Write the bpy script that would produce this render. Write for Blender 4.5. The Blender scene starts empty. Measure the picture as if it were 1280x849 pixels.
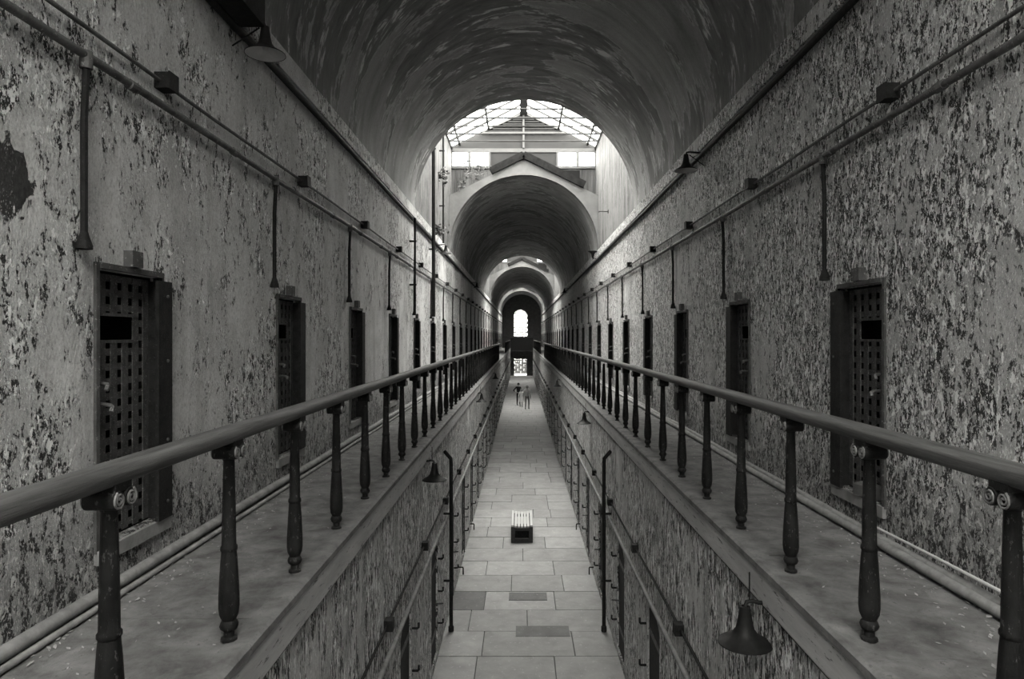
import bpy, math, random
from mathutils import Vector
random.seed(7)
PI = math.pi
sc = bpy.context.scene
COL = sc.collection

# ------------------------------------------------------------------ camera, sky, exposure
EYE = 5.28                      # eye height above the ground floor; the gallery floor is 1.5 m below the eye
FPX = 850.0
cam = bpy.data.cameras.new('camera'); camo = bpy.data.objects.new('camera', cam); COL.objects.link(camo)
camo.location = (0, 0, EYE); camo.rotation_euler = (PI / 2, 0, 0)
cam.sensor_width = 36.0; cam.lens = 36.0 * FPX / 1280.0
cam.shift_x = -11.0 / 1280.0; cam.shift_y = -3.5 / 1280.0
cam.clip_start = 0.05; cam.clip_end = 400
sc.camera = camo

world = bpy.data.worlds.new('overcast_sky'); sc.world = world
world.use_nodes = True
bg = world.node_tree.nodes['Background']
bg.inputs['Color'].default_value = (1.0, 0.985, 0.92, 1)
bg.inputs['Strength'].default_value = 26.0
sc.view_settings.view_transform = 'Standard'
sc.view_settings.look = 'None'
sc.view_settings.gamma = 1.0
sc.view_settings.use_curve_mapping = False
sc.view_settings.exposure = 0.0
sc.cycles.use_denoising = True
sc.cycles.max_bounces = 16
sc.cycles.diffuse_bounces = 10
sc.cycles.transparent_max_bounces = 16
sc.cycles.sample_clamp_indirect = 10.0

# ------------------------------------------------------------------ key dimensions (metres, camera at x = y = 0)
XL, XR = -2.53, 2.73            # gallery walls
XC = 0.5 * (XL + XR); RV = 0.5 * (XR - XL)
LL, LR = -1.38, 1.62            # lower walls
EL, ER = -1.31, 1.57            # gallery edges
BL, BR = -1.44, 1.72            # baluster lines
ZG = EYE - 1.5                  # gallery floor
ZS = EYE + 3.08                 # vault springing
ZE = EYE + 6.9                  # skylight eaves
ZRG = ZE + 1.32                 # skylight ridge
YB, YE = -14.0, 92.0            # rear and end wall
VAULTS = [(-0.1, 16.4), (24.0, 48.0), (55.5, 79.0), (84.5, 92.0)]
BAYS = [(-13.5, -0.1), (16.4, 24.0), (48.0, 55.5), (79.0, 84.5)]  # the first bay is added out of view to brighten the near walls

# a light portal per skylight only guides the sampling of the sky through the glazing
for i, (a, b) in enumerate(BAYS):
    L = bpy.data.lights.new('sky_portal', 'AREA'); L.shape = 'RECTANGLE'
    L.size = 2 * RV - 0.1; L.size_y = (b - a) + 0.5
    L.cycles.is_portal = True
    o = bpy.data.objects.new('sky_portal', L); o.location = (XC, 0.5 * (a + b), ZE - 0.02); COL.objects.link(o)

# ------------------------------------------------------------------ mesh helpers
class MB:
    def __init__(s): s.v = []; s.f = []; s.m = []; s.uv = None
    def face(s, idx, m=0): s.f.append(tuple(idx)); s.m.append(m)
    def poly(s, pts, m=0):
        n = len(s.v); s.v += [tuple(p) for p in pts]; s.face(range(n, n + len(pts)), m)
    def box(s, x0, x1, y0, y1, z0, z1, m=0):
        n = len(s.v)
        s.v += [(x, y, z) for x in (x0, x1) for y in (y0, y1) for z in (z0, z1)]
        for q in ((0, 1, 3, 2), (4, 6, 7, 5), (0, 4, 5, 1), (2, 3, 7, 6), (0, 2, 6, 4), (1, 5, 7, 3)):
            s.face([n + i for i in q], m)
        return s
    def tube(s, pts, r, seg=8, m=0, cap=True):
        pts = [Vector(p) for p in pts]; rs = r if isinstance(r, (list, tuple)) else [r] * len(pts)
        n0 = len(s.v)
        prev = None
        for i, p in enumerate(pts):
            if i == 0: d = pts[1] - p
            elif i == len(pts) - 1: d = p - pts[i - 1]
            else: d = (pts[i + 1] - p).normalized() + (p - pts[i - 1]).normalized()
            d.normalize()
            if prev is None:
                up = Vector((0, 0, 1)) if abs(d.z) < 0.9 else Vector((1, 0, 0))
                a = d.cross(up).normalized()
            else:
                a = (prev - d * prev.dot(d)).normalized()
            prev = a
            b = d.cross(a)
            for k in range(seg):
                t = 2 * PI * k / seg
                s.v.append(tuple(p + (a * math.cos(t) + b * math.sin(t)) * rs[i]))
        for i in range(len(pts) - 1):
            for k in range(seg):
                k2 = (k + 1) % seg
                s.face((n0 + i * seg + k, n0 + i * seg + k2, n0 + (i + 1) * seg + k2, n0 + (i + 1) * seg + k), m)
        if cap:
            s.face([n0 + k for k in range(seg)][::-1], m)
            s.face([n0 + (len(pts) - 1) * seg + k for k in range(seg)], m)
        return s
    def lathe(s, prof, seg=16, c=(0, 0, 0), m=0, cap=True):
        n0 = len(s.v)
        for r, z in prof:
            for k in range(seg):
                t = 2 * PI * k / seg
                s.v.append((c[0] + r * math.cos(t), c[1] + r * math.sin(t), c[2] + z))
        for i in range(len(prof) - 1):
            for k in range(seg):
                k2 = (k + 1) % seg
                s.face((n0 + i * seg + k, n0 + i * seg + k2, n0 + (i + 1) * seg + k2, n0 + (i + 1) * seg + k), m)
        if cap:
            s.face([n0 + k for k in range(seg)][::-1], m)
            s.face([n0 + (len(prof) - 1) * seg + k for k in range(seg)], m)
        return s
    def bar(s, p, q, w, h, m=0):
        """square bar from p to q, w wide, h high"""
        p = Vector(p); q = Vector(q); d = (q - p).normalized()
        up = Vector((0, 0, 1)) if abs(d.z) < 0.95 else Vector((0, 1, 0))
        a = d.cross(up).normalized() * w / 2; b = a.cross(d).normalized() * h / 2
        n = len(s.v)
        for c in (p, q):
            s.v += [tuple(c - a - b), tuple(c + a - b), tuple(c + a + b), tuple(c - a + b)]
        for fq in ((3, 2, 1, 0), (4, 5, 6, 7), (0, 1, 5, 4), (1, 2, 6, 5), (2, 3, 7, 6), (3, 0, 4, 7)):
            s.face([n + i for i in fq], m)
        return s
    def prism_y(s, prof, y0, y1, m=0):
        """closed (x, z) profile extruded along y"""
        n = len(s.v); k = len(prof)
        s.v += [(x, y0, z) for x, z in prof] + [(x, y1, z) for x, z in prof]
        for i in range(k):
            j = (i + 1) % k
            s.face((n + i, n + j, n + k + j, n + k + i), m)
        s.face(range(n, n + k), m); s.face([n + k + i for i in range(k)][::-1], m)
        return s
    def mesh(s, name, mats, smooth=False):
        me = bpy.data.meshes.new(name)
        me.from_pydata(s.v, [], s.f); me.update()
        for mt in (mats if isinstance(mats, (list, tuple)) else [mats]): me.materials.append(mt)
        if len(me.materials) > 1: me.polygons.foreach_set('material_index', s.m)
        if smooth:
            me.polygons.foreach_set('use_smooth', [True] * len(me.polygons))
            me.set_sharp_from_angle(angle=math.radians(38))
        return me
    def build(s, name, mats, parent=None, smooth=False):
        return link(name, s.mesh(name, mats, smooth), parent)

def link(name, me, parent=None, loc=None, scale=None, rot=None):
    o = bpy.data.objects.new(name, me); COL.objects.link(o)
    if parent is not None: o.parent = parent
    if loc is not None: o.location = loc
    if scale is not None: o.scale = scale
    if rot is not None: o.rotation_euler = rot
    return o
def tag(o, label=None, cat=None, group=None, kind=None):
    if label: o['label'] = label
    if cat: o['category'] = cat
    if group: o['group'] = group
    if kind: o['kind'] = kind
    return o
def thing(name, label, cat, loc=(0, 0, 0), group=None):
    return tag(link(name, None, None, loc), label, cat, group)
def struct(o, label=None):
    return tag(o, label, kind='structure')
def copy_tree(o, parent=None):
    c = o.copy(); COL.objects.link(c); c.parent = parent
    for ch in list(o.children): copy_tree(ch, c)
    return c
_unit = {}
def piece(name, parent, x0, x1, y0, y1, z0, z1, mat, rot=None):
    """a box piece sharing one unit-cube mesh per material"""
    if mat.name not in _unit:
        me = MB().box(-.5, .5, -.5, .5, -.5, .5).mesh('box_piece', mat); _unit[mat.name] = me
    return link(name, _unit[mat.name], parent, ((x0 + x1) / 2, (y0 + y1) / 2, (z0 + z1) / 2), (x1 - x0, y1 - y0, z1 - z0), rot)
ONES = ['', 'first', 'second', 'third', 'fourth', 'fifth', 'sixth', 'seventh', 'eighth', 'ninth', 'tenth', 'eleventh', 'twelfth',
        'thirteenth', 'fourteenth', 'fifteenth', 'sixteenth', 'seventeenth', 'eighteenth', 'nineteenth']
def ordinal(n):
    if n < 20: return ONES[n]
    t = {2: 'twent', 3: 'thirt', 4: 'fort'}[n // 10]
    return t + 'ieth' if n % 10 == 0 else t + 'y-' + ONES[n % 10]

# ------------------------------------------------------------------ materials
class NT:
    def __init__(s, name):
        s.mat = bpy.data.materials.new(name); s.mat.use_nodes = True
        s.t = s.mat.node_tree; s.n = s.t.nodes; s.b = s.n['Principled BSDF']
        s.b.inputs['Specular IOR Level'].default_value = 0.25
    def add(s, typ, **kw):
        n = s.n.new(typ)
        for k, v in kw.items(): setattr(n, k, v)
        return n
    def set(s, sock, v):
        if hasattr(v, 'is_output') or isinstance(v, bpy.types.NodeSocket): s.t.links.new(v, sock)
        else: sock.default_value = v
    def math(s, op, a, b=0.0, clamp=False):
        n = s.add('ShaderNodeMath', operation=op); n.use_clamp = clamp
        s.set(n.inputs[0], a); s.set(n.inputs[1], b); return n.outputs[0]
    def coord(s, which='Object'): return s.add('ShaderNodeTexCoord').outputs[which]
    def mapping(s, vec, scale=(1, 1, 1), loc=(0, 0, 0), rot=(0, 0, 0)):
        n = s.add('ShaderNodeMapping'); s.set(n.inputs['Vector'], vec)
        n.inputs['Scale'].default_value = scale; n.inputs['Location'].default_value = loc; n.inputs['Rotation'].default_value = rot
        return n.outputs[0]
    def noise(s, vec, scale, detail=6, rough=0.6, dist=0.0):
        n = s.add('ShaderNodeTexNoise'); s.set(n.inputs['Vector'], vec)
        n.inputs['Scale'].default_value = scale; n.inputs['Detail'].default_value = detail
        n.inputs['Roughness'].default_value = rough; n.inputs['Distortion'].default_value = dist
        return n.outputs[0]
    def ramp(s, fac, stops, interp='LINEAR'):
        n = s.add('ShaderNodeValToRGB'); s.set(n.inputs[0], fac); n.color_ramp.interpolation = interp
        e = n.color_ramp.elements
        while len(e) < len(stops): e.new(0.5)
        for el, (p, c) in zip(e, stops):
            el.position = p; el.color = (c, c, c, 1) if not isinstance(c, tuple) else c
        return n.outputs[0]
    def step(s, v, a, b):
        n = s.add('ShaderNodeMapRange'); n.clamp = True
        s.set(n.inputs[0], v); n.inputs[1].default_value = a; n.inputs[2].default_value = b
        return n.outputs[0]
    def mix(s, f, a, b, blend='MIX'):
        n = s.add('ShaderNodeMix', data_type='RGBA', blend_type=blend)
        s.set(n.inputs[0], f); 
        for i, v in ((6, a), (7, b)):
            if isinstance(v, (int, float)): v = (v, v, v, 1)
            s.set(n.inputs[i], v)
        return n.outputs[2]
    def bump(s, h, strength, dist):
        n = s.add('ShaderNodeBump'); s.set(n.inputs['Height'], h)
        n.inputs['Strength'].default_value = strength; n.inputs['Distance'].default_value = dist
        s.t.links.new(n.outputs[0], s.b.inputs['Normal'])
    def out(s, col, rough=0.85, metal=0.0):
        if isinstance(col, (int, float)): col = (col, col, col, 1)
        s.set(s.b.inputs['Base Color'], col); s.set(s.b.inputs['Roughness'], rough); s.b.inputs['Metallic'].default_value = metal
        return s.mat

def peel(name, seed, paint=0.42, under=(0.04, 0.2, 0.55), cover=0.5, patch=0.45, fine=5.0, zst=0.5, k=1.0, bump=0.9,
         speck=22.0, stain=0.35, damp=None, spots=(), uvm=False):
    """paint over plaster, flaking off in patches; under = dark pit, mid plaster, bright flake"""
    t = NT(name)
    p = t.coord('UV' if uvm else 'Object')
    p0 = t.mapping(p, loc=(seed, seed * 1.7, seed * 0.3))
    ps = t.mapping(p, scale=(1, 1, zst), loc=(seed * 2.1, seed, seed)) if not uvm else t.mapping(p, scale=(zst, 1, 1), loc=(seed * 2.1, seed, seed))
    big = t.noise(p0, patch, 3, 0.55)
    f1 = t.noise(ps, fine, 9, 0.68, 0.25)
    v = t.math('ADD', f1, t.math('MULTIPLY', t.math('SUBTRACT', big, 0.5), k))
    if damp is not None:
        sep = t.add('ShaderNodeSeparateXYZ'); t.set(sep.inputs[0], p)
        edge = t.math('ADD', sep.outputs[2], t.math('MULTIPLY', t.math('SUBTRACT', t.noise(p0, 1.6, 4), 0.5), 0.7))
        dm = t.step(edge, damp[1], damp[0])
        v = t.math('ADD', v, t.math('MULTIPLY', dm, 0.3))
    for (sy, sz, ry, rz) in spots:      # places where the plaster itself has come away
        sp = t.add('ShaderNodeSeparateXYZ'); t.set(sp.inputs[0], p)
        dy = t.math('DIVIDE', t.math('SUBTRACT', sp.outputs[1], sy), ry)
        dz = t.math('DIVIDE', t.math('SUBTRACT', sp.outputs[2], sz), rz)
        d = t.math('SQRT', t.math('ADD', t.math('MULTIPLY', dy, dy), t.math('MULTIPLY', dz, dz)))
        d = t.math('ADD', d, t.math('MULTIPLY', t.math('SUBTRACT', f1, 0.5), 1.6))
        v = t.math('ADD', v, t.math('MULTIPLY', t.step(d, 1.0, 0.94), 0.6))
    th = 1.0 - cover
    mask = t.step(v, th + 0.005, th + 0.03)
    lip = t.math('MULTIPLY', t.step(v, th - 0.03, th), t.step(v, th + 0.012, th + 0.004))
    f2 = t.noise(ps, speck, 7, 0.7, 0.4)
    uc = t.ramp(f2, [(0.30, under[0]), (0.45, under[0] * 1.6), (0.52, under[1]), (0.58, under[1] * 1.15), (0.62, under[2]), (0.8, under[2])])
    tone = t.noise(p0, 1.3, 5, 0.6)
    streak = t.noise(t.mapping(p, scale=((1, 1, 0.12) if not uvm else (0.12, 1, 1)), loc=(seed, 0, 3)), 3.0, 5, 0.65)
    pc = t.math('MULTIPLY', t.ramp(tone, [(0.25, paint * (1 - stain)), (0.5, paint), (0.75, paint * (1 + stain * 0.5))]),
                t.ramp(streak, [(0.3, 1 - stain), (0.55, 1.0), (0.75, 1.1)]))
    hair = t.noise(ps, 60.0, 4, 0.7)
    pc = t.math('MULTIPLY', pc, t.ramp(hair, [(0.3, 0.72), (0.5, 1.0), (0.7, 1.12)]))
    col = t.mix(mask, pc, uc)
    col = t.mix(t.math('MULTIPLY', lip, 0.6), col, min(0.8, paint * 1.7))
    if damp is not None:
        col = t.mix(t.math('MULTIPLY', dm, 0.45), col, 0.05)
    h = t.math('ADD', t.math('MULTIPLY', t.math('SUBTRACT', 1.0, mask), 0.6), t.math('ADD', t.math('MULTIPLY', f2, t.math('ADD', 0.25, t.math('MULTIPLY', mask, 0.9))), t.math('MULTIPLY', hair, 0.12)))
    t.bump(h, bump, 0.03)
    return t.out(col, 0.8)

def flake(name, seed, paint=0.5, pit=0.02, chip=0.95, dens=1.0, white=1.0, patch=0.8, thr=(0.42, 0.62), blob=14.0, grit=42.0, zst=0.6, stain=0.25, damp=None, spots=(), bump=0.8):
    """old limewash: calm painted areas breaking up into clusters of dark pits and curled pale flakes"""
    t = NT(name); p = t.coord()
    p0 = t.mapping(p, loc=(seed, seed * 1.7, seed * 0.3))
    pz = t.mapping(p, scale=(1, 1, zst), loc=(seed * 2.1, seed, seed))
    pw = t.mapping(p, scale=(1, 1, zst), loc=(seed * 0.7, seed * 3.3, seed * 1.9))
    act = t.math('ADD', t.math('MULTIPLY', t.noise(p0, patch, 3, 0.6), 0.62), t.math('MULTIPLY', t.noise(pz, 4.2, 4, 0.6, 0.5), 0.38))
    act = t.step(act, *thr)
    sep = t.add('ShaderNodeSeparateXYZ'); t.set(sep.inputs[0], p)
    if damp is not None:
        edge = t.math('ADD', sep.outputs[2], t.math('MULTIPLY', t.math('SUBTRACT', t.noise(p0, 1.6, 5), 0.5), 0.9))
        dm = t.step(edge, damp[1], damp[0])
        act = t.math('MAXIMUM', act, t.math('MULTIPLY', dm, 1.0))
    f1 = t.noise(pz, blob, 4, 0.62, 0.6); f2 = t.noise(pw, blob * 1.25, 4, 0.65, 0.6); g = t.noise(pz, grit, 4, 0.7, 0.3)
    d1 = t.math('ADD', t.math('MULTIPLY', f1, 0.62), t.math('MULTIPLY', g, 0.38))
    b1 = t.math('ADD', t.math('MULTIPLY', f2, 0.62), t.math('MULTIPLY', g, 0.38))
    wd = t.math('SUBTRACT', 0.135, t.math('MULTIPLY', act, 0.13 * dens))
    wb = t.math('SUBTRACT', 0.15, t.math('MULTIPLY', act, 0.12 * white))
    dark = t.step(t.math('SUBTRACT', t.math('SUBTRACT', 0.5, wd), d1), 0.0, 0.02)
    lite = t.step(t.math('SUBTRACT', b1, t.math('ADD', 0.5, wb)), 0.0, 0.02)
    fleck = t.math('MULTIPLY', t.step(t.noise(pw, 95.0, 2, 0.6), 0.60, 0.63), act)  # glints painted in as tiny bright specks of the flake colour
    lite = t.math('MAXIMUM', lite, fleck)
    for (sy, sz, ry, rz) in spots:      # places where the plaster itself has come away
        dy = t.math('DIVIDE', t.math('SUBTRACT', sep.outputs[1], sy), ry)
        dz = t.math('DIVIDE', t.math('SUBTRACT', sep.outputs[2], sz), rz)
        d = t.math('SQRT', t.math('ADD', t.math('MULTIPLY', dy, dy), t.math('MULTIPLY', dz, dz)))
        d = t.math('ADD', d, t.math('MULTIPLY', t.math('SUBTRACT', f1, 0.5), 1.2))
        dark = t.math('MAXIMUM', dark, t.step(d, 1.0, 0.93))
    tone = t.noise(p0, 1.7, 6, 0.62); streak = t.noise(t.mapping(p, scale=(1, 1, 0.1), loc=(seed, 0, 3)), 3.2, 6, 0.65)
    pc = t.math('MULTIPLY', t.ramp(tone, [(0.3, paint * (1 - stain)), (0.5, paint), (0.7, paint * (1 + stain * 0.6))]),
                t.ramp(streak, [(0.32, 1 - stain), (0.5, 1.0), (0.7, 1.12)]))
    hair = t.noise(pz, 75.0, 4, 0.7)
    pc = t.math('MULTIPLY', pc, t.ramp(hair, [(0.3, 0.62), (0.5, 1.0), (0.7, 1.2)]))
    bare = t.step(d1, 0.49, 0.46)                      # thinner coats showing inside the active clusters
    pc = t.mix(t.math('MULTIPLY', t.math('MULTIPLY', bare, act), 0.6), pc, paint * 0.45)
    col = t.mix(dark, pc, t.ramp(g, [(0.35, pit), (0.65, pit * 2.5)]))
    col = t.mix(lite, col, chip)
    if damp is not None: col = t.mix(t.math('MULTIPLY', dm, 0.5), col, 0.04)
    h = t.math('ADD', t.math('MULTIPLY', lite, 0.5), t.math('SUBTRACT', t.math('MULTIPLY', hair, 0.16), t.math('MULTIPLY', dark, 0.7)))
    h = t.math('ADD', h, t.math('MULTIPLY', g, t.math('ADD', 0.12, t.math('MULTIPLY', act, 0.6))))
    t.b.inputs['Specular IOR Level'].default_value = 0.4
    t.bump(h, bump, 0.03)
    return t.out(col, t.math('SUBTRACT', 0.75, t.math('MULTIPLY', lite, 0.38)))

def rough_mat(name, a, b, scale=6.0, rough=0.8, bump=0.3, stretch=(1, 1, 1), metal=0.0, fleck=None, dist=0.01):
    t = NT(name)
    if b < 0.06: t.b.inputs['Specular IOR Level'].default_value = 0.12
    p = t.mapping(t.add('ShaderNodeNewGeometry').outputs['Position'], scale=stretch)
    n = t.noise(p, scale, 7, 0.65, 0.3); m = t.noise(p, scale * 5, 5, 0.7)
    col = t.ramp(n, [(0.3, a), (0.7, b)])
    if fleck is not None:
        col = t.mix(t.step(m, 0.6, 0.64), col, fleck)
    t.bump(t.math('ADD', n, t.math('MULTIPLY', m, 0.5)), bump, dist)
    return t.out(col, rough, metal)

M = {}
M['wall_left'] = flake('flaking_wall_left', 3.1, paint=0.56, blob=15, grit=48, dens=0.95, white=1.0, patch=0.75, thr=(0.42, 0.57), bump=1.0, damp=(ZG + 0.2, ZG + 0.8),
                       spots=[(3.36, EYE + 0.78, 0.16, 0.20), (3.34, EYE + 1.17, 0.05, 0.07)])
M['wall_right'] = flake('flaking_wall_right', 11.7, paint=0.48, dens=1.08, white=1.0, patch=0.6, thr=(0.33, 0.52), bump=1.0, blob=18, grit=52, zst=0.55, stain=0.3, damp=(ZG + 0.15, ZG + 0.75))
M['wall_low'] = flake('flaking_lower_wall', 23.3, paint=0.48, pit=0.025, dens=1.12, white=1.12, patch=0.8, thr=(0.34, 0.52), bump=1.0, blob=15, grit=40, zst=0.30, stain=0.45)
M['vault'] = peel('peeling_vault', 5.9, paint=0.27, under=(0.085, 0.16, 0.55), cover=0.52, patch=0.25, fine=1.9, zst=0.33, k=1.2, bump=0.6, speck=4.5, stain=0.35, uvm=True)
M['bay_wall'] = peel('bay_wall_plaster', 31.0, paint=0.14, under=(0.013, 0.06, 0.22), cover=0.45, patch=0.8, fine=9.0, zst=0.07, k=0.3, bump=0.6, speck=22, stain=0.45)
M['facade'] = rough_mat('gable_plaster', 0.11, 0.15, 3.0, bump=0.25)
M['dark'] = rough_mat('unlit_cell_black', 0.006, 0.012, 2.0, rough=0.95, bump=0.0)
M['iron'] = rough_mat('rusted_iron', 0.008, 0.025, 14.0, rough=0.65, bump=0.35, fleck=0.045)
M['strap'] = rough_mat('flaking_iron_strap', 0.03, 0.10, 16.0, rough=0.7, bump=0.4, fleck=0.28)
M['frame'] = rough_mat('painted_door_frame', 0.03, 0.10, 8.0, rough=0.75, bump=0.3, fleck=0.25)
M['baluster'] = rough_mat('crazed_iron_paint', 0.005, 0.022, 11.0, rough=0.6, bump=0.6, stretch=(1, 1, 0.5), fleck=0.07)
M['worn'] = rough_mat('worn_scroll_iron', 0.08, 0.2, 14.0, rough=0.5, bump=0.2)
M['rail'] = rough_mat('worn_wooden_rail', 0.03, 0.12, 40.0, rough=0.6, bump=0.4, stretch=(1, 0.04, 1), fleck=0.05)
M['pipe'] = rough_mat('painted_pipe', 0.05, 0.14, 9.0, rough=0.6, bump=0.35, fleck=0.25)
M['floor_pipe'] = rough_mat('dusty_floor_pipe', 0.14, 0.28, 9.0, rough=0.7, bump=0.3)
M['gallery'] = rough_mat('dusty_gallery_stone', 0.07, 0.21, 5.0, rough=0.9, bump=0.7, fleck=0.11, dist=0.02)
M['fascia'] = rough_mat('gallery_edge_timber', 0.3, 0.5, 7.0, rough=0.85, bump=0.5, stretch=(1, 0.15, 1), fleck=0.12)
M['flag_a'] = rough_mat('flagstone_pale', 0.25, 0.35, 2.6, rough=0.75, bump=0.2, fleck=0.4)
M['flag_b'] = rough_mat('flagstone_mid', 0.21, 0.30, 2.6, rough=0.75, bump=0.2, fleck=0.34)
M['flag_c'] = rough_mat('flagstone_dark', 0.11, 0.16, 2.6, rough=0.75, bump=0.2, fleck=0.2)
M['joint'] = rough_mat('floor_joint', 0.05, 0.09, 6.0, bump=0.2)
M['lamp'] = rough_mat('black_lamp_enamel', 0.008, 0.018, 12.0, rough=0.5, bump=0.15)
M['lining'] = rough_mat('pale_lamp_lining', 0.35, 0.5, 6.0, rough=0.45, bump=0.05)
M['slat'] = rough_mat('pale_bench_wood', 0.40, 0.52, 12.0, rough=0.7, bump=0.2, stretch=(1, 0.08, 1))
M['bench'] = rough_mat('dark_bench_wood', 0.03, 0.06, 12.0, rough=0.7, bump=0.2)
M['steel'] = rough_mat('skylight_steel', 0.02, 0.035, 5.0, rough=0.5, bump=0.05)
M['ridge'] = rough_mat('ridge_timber', 0.02, 0.05, 5.0, rough=0.8, bump=0.2)
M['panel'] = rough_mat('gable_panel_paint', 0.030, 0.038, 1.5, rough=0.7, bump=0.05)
M['white'] = rough_mat('white_window_frame', 0.08, 0.10, 4.0, rough=0.6, bump=0.05)
M['board'] = rough_mat('weathered_boarding', 0.03, 0.13, 5.0, rough=0.85, bump=0.4, stretch=(1, 1, 0.1))
M['verge'] = rough_mat('charred_roof_timber', 0.004, 0.018, 6.0, rough=0.9, bump=0.6)
M['louvre'] = rough_mat('louvre_slat_paint', 0.024, 0.034, 4.0, bump=0.05)
M['timber'] = rough_mat('grey_timber_offcut', 0.05, 0.11, 9.0, bump=0.3, stretch=(1, 0.1, 1))
M['leaf'] = rough_mat('leaf', 0.05, 0.12, 8.0, rough=0.6, bump=0.1)
M['end_shade'] = rough_mat('shaded_end_wall', 0.04, 0.09, 3.0, bump=0.3)  # dim light at the far end put into the wall colour
M['chip'] = rough_mat('fallen_paint_flake', 0.12, 0.4, 30.0, bump=0.2)
M['sill'] = rough_mat('sill_stone', 0.16, 0.28, 6.0, rough=0.85, bump=0.5)
M['outside'] = rough_mat('yard_stone_wall', 0.008, 0.035, 3.0, bump=0.3)
def glass():
    t = NT('skylight_glass'); n = t.n; out = n['Material Output']
    tr = t.add('ShaderNodeBsdfTransparent'); tr.inputs[0].default_value = (0.95, 0.95, 0.95, 1)
    tl = t.add('ShaderNodeBsdfTranslucent'); tl.inputs[0].default_value = (0.9, 0.9, 0.9, 1)
    gl = t.add('ShaderNodeBsdfGlossy'); gl.inputs[0].default_value = (1, 1, 1, 1); gl.inputs[1].default_value = 0.1
    m1 = t.add('ShaderNodeMixShader'); m1.inputs[0].default_value = 0.12
    t.t.links.new(tr.outputs[0], m1.inputs[1]); t.t.links.new(tl.outputs[0], m1.inputs[2])
    m2 = t.add('ShaderNodeMixShader'); m2.inputs[0].default_value = 0.04
    t.t.links.new(m1.outputs[0], m2.inputs[1]); t.t.links.new(gl.outputs[0], m2.inputs[2])
    t.t.links.new(m2.outputs[0], out.inputs[0])
    return t.mat
M['glass'] = glass()

# ------------------------------------------------------------------ walls with openings
def wall_x(name, X, s, y0, y1, z0, z1, ops, depth, mats, label=None):
    """wall in the plane x = X facing s; ops = (ya, yb, za, zb, rise); jambs run `depth` into the wall, the back face is dark"""
    mb = MB()
    P = lambda y, z, d=0.0: (X - s * d, y, z)
    segs = [(0.0, 0.07, 0), (0.07, depth, 1)]           # plaster reveal, then near-black colour standing in for the cell's darkness
    y = y0
    for (ya, yb, za, zb, rise) in sorted(ops):
        if ya > y: mb.poly([P(y, z0), P(ya, z0), P(ya, z1), P(y, z1)])
        if za > z0 + 1e-4: mb.poly([P(ya, z0), P(yb, z0), P(yb, za), P(ya, za)])
        n = 8 if rise > 0 else 1
        arc = [(ya + (yb - ya) * i / n, zb - rise + rise * math.sin(PI * i / n) ** 0.8 if rise > 0 else zb) for i in range(n + 1)]
        for (a, za_), (b, zb_) in zip(arc, arc[1:]):
            mb.poly([P(a, za_), P(b, zb_), P(b, z1), P(a, z1)])
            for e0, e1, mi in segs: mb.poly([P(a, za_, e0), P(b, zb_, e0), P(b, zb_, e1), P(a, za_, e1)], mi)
        zt0 = arc[0][1]
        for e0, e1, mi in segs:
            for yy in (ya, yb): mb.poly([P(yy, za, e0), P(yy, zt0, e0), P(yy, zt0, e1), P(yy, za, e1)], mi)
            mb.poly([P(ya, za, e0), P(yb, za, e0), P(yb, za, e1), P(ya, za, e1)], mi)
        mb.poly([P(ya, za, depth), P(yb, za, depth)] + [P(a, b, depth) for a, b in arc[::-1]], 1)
        y = yb
    if y < y1: mb.poly([P(y, z0), P(y1, z0), P(y1, z1), P(y, z1)])
    return struct(mb.build(name, mats), label)

ND = 28
DW, DZ0, DZ1 = 0.71, EYE - 1.27, EYE + 0.41
doorsL = [4.06 + 3.0 * k for k in range(-1, ND + 1)]
doorsR = [5.11 + 3.0 * k for k in range(-1, ND + 1)]
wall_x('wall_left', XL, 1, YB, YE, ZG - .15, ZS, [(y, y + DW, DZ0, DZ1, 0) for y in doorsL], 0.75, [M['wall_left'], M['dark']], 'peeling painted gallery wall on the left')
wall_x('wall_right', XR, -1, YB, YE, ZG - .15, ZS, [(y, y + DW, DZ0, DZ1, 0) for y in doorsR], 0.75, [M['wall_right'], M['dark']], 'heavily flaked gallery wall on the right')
LW, LH = 0.78, 1.95
lowL = [7.80 + 2.7 * k for k in range(-1, 31)]
lowR = [7.95 + 2.7 * k for k in range(-1, 31)]
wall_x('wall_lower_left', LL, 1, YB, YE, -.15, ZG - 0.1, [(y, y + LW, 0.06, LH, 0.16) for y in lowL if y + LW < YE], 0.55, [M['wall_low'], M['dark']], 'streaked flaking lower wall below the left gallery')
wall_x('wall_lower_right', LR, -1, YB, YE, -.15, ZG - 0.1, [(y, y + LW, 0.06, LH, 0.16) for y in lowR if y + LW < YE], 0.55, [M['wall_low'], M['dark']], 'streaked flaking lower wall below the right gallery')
# clerestory walls of the skylight bays
for i, (a, b) in enumerate(BAYS):
    for side, X, s in (('left', XL, 1), ('right', XR, -1)):
        mb = MB(); mb.box(min(X, X - s * .2), max(X, X - s * .2), a, b + (1.0 if 0 < i < 3 else 0), ZS, ZE)
        struct(mb.build('wall_bay_%s' % side, M['bay_wall']), 'streaked plaster wall under the %s skylight, %s side' % (('rear', 'nearest', 'middle', 'farthest')[i], side))

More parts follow.
